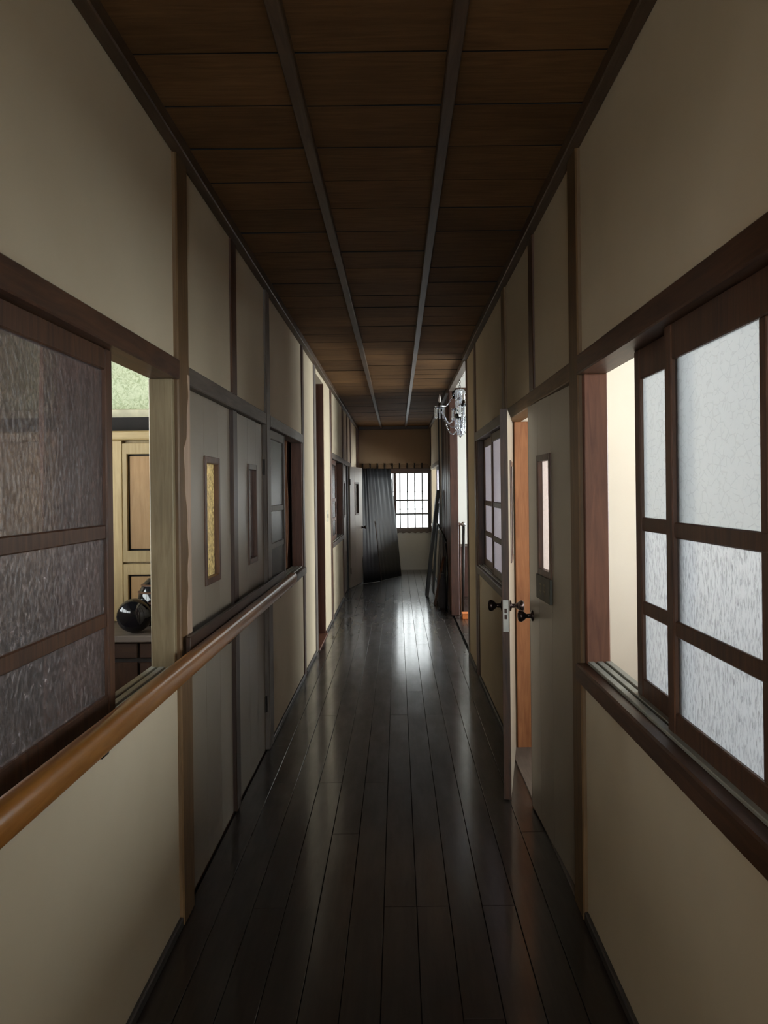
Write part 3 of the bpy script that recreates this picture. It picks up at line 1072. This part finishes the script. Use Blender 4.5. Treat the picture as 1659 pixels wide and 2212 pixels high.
for i in range(1):
    xa = -1.466
    xb = xa + 0.50
    for (za, zb) in ((1.115, 1.75), (0.80, 1.105)):
        g = MB()
        g.box(xa, xa + 0.025, CY, CY + 0.03, za, zb, 0.002)
        g.box(xb - 0.05, xb, CY, CY + 0.03, za, zb, 0.002)
        g.box(xa + 0.02, xb - 0.05, CY, CY + 0.03, zb - 0.058, zb, 0.002)
        g.box(xa + 0.02, xb - 0.05, CY, CY + 0.03, za, za + 0.06, 0.002)
        d = g.build('door', wood('cab', 'z'), cab)
        bx('door_panel', wood('cabpanel', 'z'), d, xa + 0.035, xb - 0.06, CY + 0.012, CY + 0.028, za + 0.07, zb - 0.068, 0.002)
        bx('panel_groove', M['subfloor'], d, xa + 0.024, xb - 0.048, CY + 0.022, CY + 0.029, za + 0.058, zb - 0.056)
low = empty('sideboard', (-1.6, 4.1, 0), 'dark brown low sideboard with a pale top under the honey cupboard', 'sideboard')
bx('top', wood('dusty', 'x'), low, CX0, CX1, 3.78, 4.43, 0.765, 0.797, 0.004)
bx('body', wood('black', 'z'), low, CX0 + 0.02, CX1 - 0.02, 3.84, 4.43, 0.0, 0.765, 0.004)
for i in range(3):
    xa = -1.90 + i * 0.32
    d = bx('door', wood('backing', 'z'), low, xa, xa + 0.31, 3.822, 3.84, 0.04, 0.66, 0.004)
    bx('drawer', wood('backing', 'x'), low, xa, xa + 0.31, 3.822, 3.84, 0.68, 0.755, 0.004)
pot = MB()
pr = [(0.012, -0.062), (0.052, -0.060), (0.074, -0.040), (0.084, -0.005), (0.082, 0.030), (0.064, 0.062), (0.040, 0.078), (0.034, 0.086), (0.044, 0.096), (0.01, 0.097)]
pot.lathe(pr, 28, (PX(287, 3.87), 3.87, 0.797 + 0.084), 'y')
p = pot.build('black_jar', M['gloss_black'], None, smooth=True)
p['label'] = 'glossy black round jar lying on its side on the sideboard'
p['category'] = 'jar'
hx = PX(336, 4.092)
dome = MB().lathe([(0.04, 0), (0.085, 0.01), (0.10, 0.06), (0.098, 0.12), (0.09, 0.17), (0.07, 0.215), (0.04, 0.245), (0.01, 0.255)], 26, (hx, 4.092, 0.797))
dm = dome.build('body', M['gloss_black'], None, smooth=True)
vj = empty('banded_jar', (hx, 4.092, 0.797), 'dark brown domed jar with bands behind the black jar', 'jar')
dm.parent = vj
dm.location = dm.location - vj.location
for z, r in ((0.125, 0.0985), (0.175, 0.090), (0.21, 0.0745)):
    g = MB()
    for k in range(1):
        g.lathe([(r - 0.004, z - 0.006), (r + 0.0035, z - 0.003), (r + 0.0035, z + 0.003), (r - 0.004, z + 0.006)], 26, (hx, 4.092, 0.797))
    g.build('band', wood('frame', 'x'), vj)


def curtain(name, label, x, y0, y1, z0, z1, mat, amp=0.025, waves=6, taper=None, group=None):
    """hanging cloth in the y-z plane with folds, real thickness"""
    n, mrows = 60, 14
    vs, fs = [], []
    for side in (0, 1):
        for j in range(mrows + 1):
            v = j / mrows
            z = z0 + (z1 - z0) * v
            wd = 1.0 if taper is None else taper(v)
            for i in range(n + 1):
                u = i / n
                y = y0 + (y1 - y0) * ((u - 0.5) * wd + 0.5)
                xx = x + amp * math.sin(u * waves * 2 * math.pi + 0.6 * math.sin(v * 3)) + 0.006 * math.sin(u * 31 + v * 9) + side * 0.004
                vs.append((xx, y, z))
    s = (n + 1) * (mrows + 1)
    for j in range(mrows):
        for i in range(n):
            a = j * (n + 1) + i
            fs.append((a, a + 1, a + n + 2, a + n + 1))
            fs.append((s + a, s + a + n + 1, s + a + n + 2, s + a + 1))
    for i in range(n):
        fs.append((i, s + i, s + i + 1, i + 1))
        t = mrows * (n + 1) + i
        fs.append((t, t + 1, s + t + 1, s + t))
    for j in range(mrows):
        a = j * (n + 1)
        fs.append((a, a + n + 1, s + a + n + 1, s + a))
        t = a + n
        fs.append((t, s + t, s + t + n + 1, t + n + 1))
    e = empty(name, (x, (y0 + y1) / 2, z0), label, 'curtain')
    c = MB().add(vs, fs).build('cloth', mat, e, smooth=True)
    MB().tube([(x + 0.002, y0 - 0.08, z1 + 0.004), (x + 0.002, y1 + 0.08, z1 + 0.004)], 0.009).build('curtain_rod', M['rod'], e)
    return e


curtain('curtain', 'russet curtain hanging behind the dim frosted panes of the dark window', XL - TH - 0.13, 2.12, 2.60, 0.62, 2.0, M['curtain'], 0.022, 5)
curtain('curtain', 'thin tan curtain bunched at the half open window past the double door', XL - TH - 0.036, 5.92, 6.20, 0.90, 1.90, M['curtain_tan'], 0.012, 3,
        taper=lambda v: 0.55 + 0.45 * math.sin(math.pi * min(1, v * 1.05)))
# tall wardrobe standing behind the second left window: its reddish side fills the opening
wd = empty('wardrobe', (XL - 0.55, 6.75, 0), 'tall reddish brown wardrobe standing behind the half open window', 'wardrobe')
bx('carcass', wood('red', 'z'), wd, XL - TH - 0.75, XL - TH - 0.04, 6.36, 7.20, 0.0, 2.1, 0.006)
for i in range(2):
    xa = XL - TH - 0.745 + i * 0.352
    bx('door', wood('frame', 'z'), wd, xa, xa + 0.348, 6.34, 6.36, 0.06, 2.06, 0.004)

# ------------------------------------------------------------------ stair hall: chandelier, newel rail, orange-lit block
cx, cy = 0.672, 8.3
ch = empty('chandelier', (cx, cy, 2.0), 'crystal chandelier with candle arms and bead swags hanging in the stair hall opening', 'chandelier')
g = MB()
g.lathe([(0.045, H + 0.03), (0.045, H + 0.01), (0.02, H - 0.01), (0.012, H - 0.02)], 14, (cx, cy, 0))
g.build('ceiling_rose', M['brass'], ch, smooth=True)
g = MB()
for k in range(5):
    z = H - 0.03 - k * 0.026
    a = k % 2
    pts = [(cx + (0.009 * math.cos(t) if a else 0), cy + (0 if a else 0.009 * math.cos(t)), z + 0.017 * math.sin(t)) for t in [i * math.pi / 5 for i in range(11)]]
    g.tube(pts, 0.0028, 6, False)
g.build('chain', M['brass'], ch)
MB().lathe([(0.004, 2.55), (0.03, 2.548), (0.052, 2.535), (0.054, 2.525), (0.02, 2.52), (0.014, 2.50), (0.012, 2.46), (0.030, 2.45), (0.046, 2.42), (0.055, 2.385),
            (0.050, 2.35), (0.03, 2.32), (0.016, 2.30), (0.014, 2.285)], 18, (cx, cy, 0)).build('stem', M['crystal'], ch, smooth=False)
MB().lathe([(0.012, 2.29), (0.05, 2.285), (0.058, 2.265), (0.05, 2.245), (0.03, 2.232), (0.012, 2.22)], 20, (cx, cy, 0)).build('hub', M['gloss_black'], ch, smooth=True)
MB().lathe([(0.010, 2.222), (0.035, 2.215), (0.045, 2.19), (0.035, 2.16), (0.016, 2.13), (0.010, 2.10), (0.020, 2.085), (0.024, 2.065), (0.012, 2.045), (0.003, 2.035)], 14, (cx, cy, 0)).build('finial', M['crystal'], ch)


def drop(g, x, y, z, ln, r=0.006, n=6):
    """a faceted prism ending in a point"""
    g.lathe([(0.001, z), (r, z - ln * 0.08), (r * 0.9, z - ln * 0.72), (r * 1.15, z - ln * 0.82), (0.0005, z - ln)], n, (x, y, 0))


g = MB()
for k in range(12):
    a = 2 * math.pi * k / 12
    drop(g, cx + 0.05 * math.cos(a), cy + 0.05 * math.sin(a), 2.525, 0.085)
for k in range(14):
    a = 2 * math.pi * k / 14
    drop(g, cx + 0.055 * math.cos(a), cy + 0.055 * math.sin(a), 2.24, 0.12)
for k in range(10):
    a = 2 * math.pi * k / 10
    drop(g, cx + 0.03 * math.cos(a), cy + 0.03 * math.sin(a), 2.12, 0.06)
g.build('prisms', M['crystal'], ch, kind='stuff')


def swag(g, p, q, sag, n, r=0.0055):
    p, q = Vector(p), Vector(q)
    for i in range(n + 1):
        t = i / n
        c = p.lerp(q, t)
        c.z -= sag * 4 * t * (1 - t)
        g.ball(c, r, 6)


NARM = 4
tips = []
for k in range(NARM):
    a = R(180 + 6) + 2 * math.pi * k / NARM
    dx, dy = math.cos(a), math.sin(a)
    pts = []
    for i in range(15):
        t = i / 14
        rr = 0.05 + 0.165 * t
        z = 2.262 - 0.075 * math.sin(math.pi * min(1, t * 1.25)) + (0.055 * max(0, t - 0.45) / 0.55)
        pts.append((cx + dx * rr, cy + dy * rr, z))
    tx, ty, tz = pts[-1]
    pts.append((tx, ty, tz + 0.03))
    arm = MB().tube(pts, 0.0075, 8).build('arm', M['crystal'], ch)
    z = tz + 0.03
    MB().lathe([(0.006, z - 0.012), (0.03, z - 0.006), (0.052, z + 0.012), (0.055, z + 0.020), (0.045, z + 0.014), (0.012, z + 0.006)], 16, (tx, ty, 0)).build('drip_pan', M['crystal'], arm)
    MB().lathe([(0.016, z + 0.006), (0.020, z + 0.02), (0.015, z + 0.05), (0.012, z + 0.058)], 12, (tx, ty, 0)).build('candle_cup', M['brass'], arm, smooth=True)
    MB().lathe([(0.008, z + 0.055), (0.015, z + 0.075), (0.015, z + 0.09), (0.009, z + 0.12), (0.002, z + 0.145)], 12, (tx, ty, 0)).build('candle_bulb', M['candle'], arm, smooth=True)
    g = MB()
    for i in range(8):
        b = 2 * math.pi * i / 8
        drop(g, tx + 0.05 * math.cos(b), ty + 0.05 * math.sin(b), z + 0.010, 0.125, 0.0065)
    g.build('prisms', M['crystal'], arm, kind='stuff')
    tips.append((tx, ty, z))
g = MB()
for k in range(NARM):
    p = tips[k]
    a = R(186) + 2 * math.pi * k / NARM
    top = (cx + 0.052 * math.cos(a), cy + 0.052 * math.sin(a), 2.52)
    swag(g, top, (p[0], p[1], p[2] + 0.005), 0.05, 18, 0.0068)
    bot = (cx + 0.04 * math.cos(a), cy + 0.04 * math.sin(a), 2.11)
    swag(g, (p[0] - 0.035 * math.cos(a), p[1] - 0.035 * math.sin(a), p[2] - 0.08), bot, 0.10, 20, 0.0080)
    swag(g, (p[0] - 0.02 * math.cos(a), p[1] - 0.02 * math.sin(a), p[2] - 0.06), (bot[0], bot[1], 2.16), 0.06, 18, 0.0070)
g.build('bead_swags', M['crystal'], ch, kind='stuff')

nr = empty('stair_rail', (0.80, 9.55, 0), 'thin dark newel post with a bright knob and short rail in the stair hall', 'stair rail')
nx, ny = 0.772, 9.2
MB().tube([(nx - 0.02, ny, 0), (nx, ny, 1.06)], 0.016, 10).build('newel', wood('black', 'z'), nr, smooth=True)
MB().ball((nx, ny, 1.085), 0.028, 12).build('knob', M['steel'], nr, smooth=True)
MB().tube([(nx, ny, 1.07), (nx - 0.02, 10.0, 1.07), (nx - 0.02, 10.85, 1.07)], 0.014, 10).build('rail', M['steel'], nr, smooth=True)
for k in range(5):
    y = 9.55 + k * 0.3
    MB().tube([(nx - 0.02, y, 0), (nx - 0.02, y, 1.06)], 0.010, 8).build('baluster', wood('frame', 'z'), nr, smooth=True)
ob = empty('orange_lit_block', (0.775, 9.12, 0), 'small orange block standing in for orange-lit stair hall floor by the newel post', 'box')  # orange block stands in for a bit of floor lit orange
bx('block_base', M['orange_lit_block'], ob, 0.735, 0.825, 9.03, 9.16, 0.0, 0.05, 0.003)
bx('block_cap', M['orange_lit_block'], ob, 0.732, 0.828, 9.027, 9.163, 0.05, 0.066, 0.003)


# ------------------------------------------------------------------ things leaning at the far end
def lean_sheet(name, label, b0, b1, t0, t1, waves, amp, mat, th=0.004, category='metal sheet', group=None):
    """corrugated sheet between base edge b0-b1 and top edge t0-t1"""
    b0, b1, t0, t1 = map(Vector, (b0, b1, t0, t1))
    nrm = (b1 - b0).cross(t0 - b0).normalized()
    n, mr = waves * 8, 10
    vs, fs = [], []
    for sd in (0, 1):
        for j in range(mr + 1):
            v = j / mr
            for i in range(n + 1):
                u = i / n
                p = b0.lerp(b1, u).lerp(t0.lerp(t1, u), v)
                ph = u * waves * 2 * math.pi + 1.1 * math.sin(u * 5.3 + waves) + 0.25 * math.sin(v * 4 + u * 3)
                p = p + nrm * (amp * (0.08 + 0.92 * v ** 1.7) * (0.65 + 0.35 * math.sin(u * 9 + waves)) * math.sin(ph) + sd * th)
                vs.append(tuple(p))
    s = (n + 1) * (mr + 1)
    for j in range(mr):
        for i in range(n):
            a = j * (n + 1) + i
            fs.append((a, a + 1, a + n + 2, a + n + 1))
            fs.append((s + a, s + a + n + 1, s + a + n + 2, s + a + 1))
    for i in range(n):
        fs.append((i, s + i, s + i + 1, i + 1))
        t = mr * (n + 1) + i
        fs.append((t, t + 1, s + t + 1, s + t))
    for j in range(mr):
        a = j * (n + 1)
        fs.append((a, a + n + 1, s + a + n + 1, s + a))
        t = a + n
        fs.append((t, s + t, s + t + n + 1, t + n + 1))
    o = MB().add(vs, fs).build(name, mat, None, smooth=True)
    o['label'] = label
    o['category'] = category
    if group:
        o['group'] = group
    return o


lean_sheet('corrugated_sheet', 'wide black corrugated sheet leaning beside the barred window', (-0.30, 12.98, 0.003), (0.056, 13.68, 0.003), (-0.52, 13.80, 1.88), (-0.11, 14.58, 1.89),
           6, 0.016, M['sheet'], group=None)
lean_sheet('corrugated_sheet', 'narrow black corrugated sheet leaning against the pale open door', (-0.56, 12.62, 0.003), (-0.28, 12.93, 0.003), (-0.63, 13.55, 1.87), (-0.44, 13.85, 1.88),
           4, 0.014, M['sheet'], group=None)
s = MB()
s.tube([(-0.27, 12.88, 0.006), (-0.375, 13.1, 0.98)], 0.009, 8)
o = s.build('pale_stick', wood('dusty', 'z'), None, smooth=True)
o['label'] = 'thin pale stick leaning on the black corrugated sheets'
o['category'] = 'stick'


def lean_board(name, label, p, q, along, w_, th, mat, category='board', round_top=False):
    """board from foot p to top q (centre line of one edge), width w_ along 'along'"""
    p, q, a = Vector(p), Vector(q), Vector(along).normalized()
    up = (q - p)
    ln = up.length
    up.normalize()
    nn = a.cross(up).normalized()
    prof = [(0, 0), (w_, 0)]
    if round_top:
        for i in range(13):
            t = math.pi * i / 12
            prof.append((w_ / 2 + w_ / 2 * math.cos(t), ln - w_ / 2 + w_ / 2 * math.sin(t)))
    else:
        prof += [(w_, ln), (0, ln)]
    n = len(prof)
    vs = [tuple(p + a * u + up * v) for u, v in prof] + [tuple(p + a * u + up * v + nn * th) for u, v in prof]
    fs = [tuple(range(n)), tuple(reversed(range(n, 2 * n)))] + [(i, i + n, (i + 1) % n + n, (i + 1) % n) for i in range(n)]
    o = MB().add(vs, fs).build(name, mat, None)
    o['label'] = label
    o['category'] = category
    return o


lean_board('leaning_plank', 'long dark plank leaning against the wall by the far side window', (0.380, 11.0, 0.004), (0.556, 11.06, 1.49), (0, 1, 0), 0.22, 0.045, wood('black', 'z'), 'plank')
lean_board('leaning_board', 'grey board leaning behind the dark plank', (0.50, 11.34, 0.008), (0.585, 11.38, 1.30), (0, 1, 0), 0.34, 0.02, M['grey_board'])
lean_board('leaning_board', 'brown round topped board leaning low in front of the dark plank', (0.455, 10.15, 0.01), (0.585, 10.35, 0.60), (0.08, 1, 0), 0.42, 0.03, wood('frame', 'z'), 'board', True)
lean_board('leaning_board', 'narrow grey brown board leaning on the red boarded wall', (0.52, 10.75, 0.008), (0.590, 10.79, 0.98), (0, 1, 0), 0.16, 0.02, wood('dusty', 'z'))
st = MB().tube([(0.50, 10.02, 0.008), (0.565, 10.1, 0.44)], 0.008, 8).build('thin_rod', M['steel'], None, smooth=True)
st['label'] = 'thin shiny rod leaning on the round topped board'
st['category'] = 'rod'
cn = empty('walking_cane', (0.56, 9.98, 0.0), 'dark cane with a long curved handle leaning on the red boarded wall', 'cane')
MB().tube([(0.585, 9.62, 0.0), (0.605, 9.70, 0.5), (0.60, 9.75, 0.80)], 0.013, 10).build('shaft', M['gloss_black'], cn, smooth=True)
MB().tube([(0.60, 9.75, 0.80), (0.595, 9.76, 0.86), (0.58, 9.88, 0.915), (0.555, 10.15, 0.975), (0.53, 10.4, 1.04)], [0.013, 0.014, 0.014, 0.013, 0.011], 10).build('handle', M['gloss_black'], cn, smooth=True)
g = MB().lathe([(0.035, 0), (0.058, 0.02), (0.062, 0.12), (0.055, 0.27), (0.038, 0.36), (0.015, 0.40), (0.028, 0.43), (0.01, 0.435)], 18, (0.560, 9.89, 0.0))
o = g.build('tied_sack', M['sack'], None, smooth=True)
o['label'] = 'dark tied cloth sack standing at the foot of the red boards'
o['category'] = 'sack'
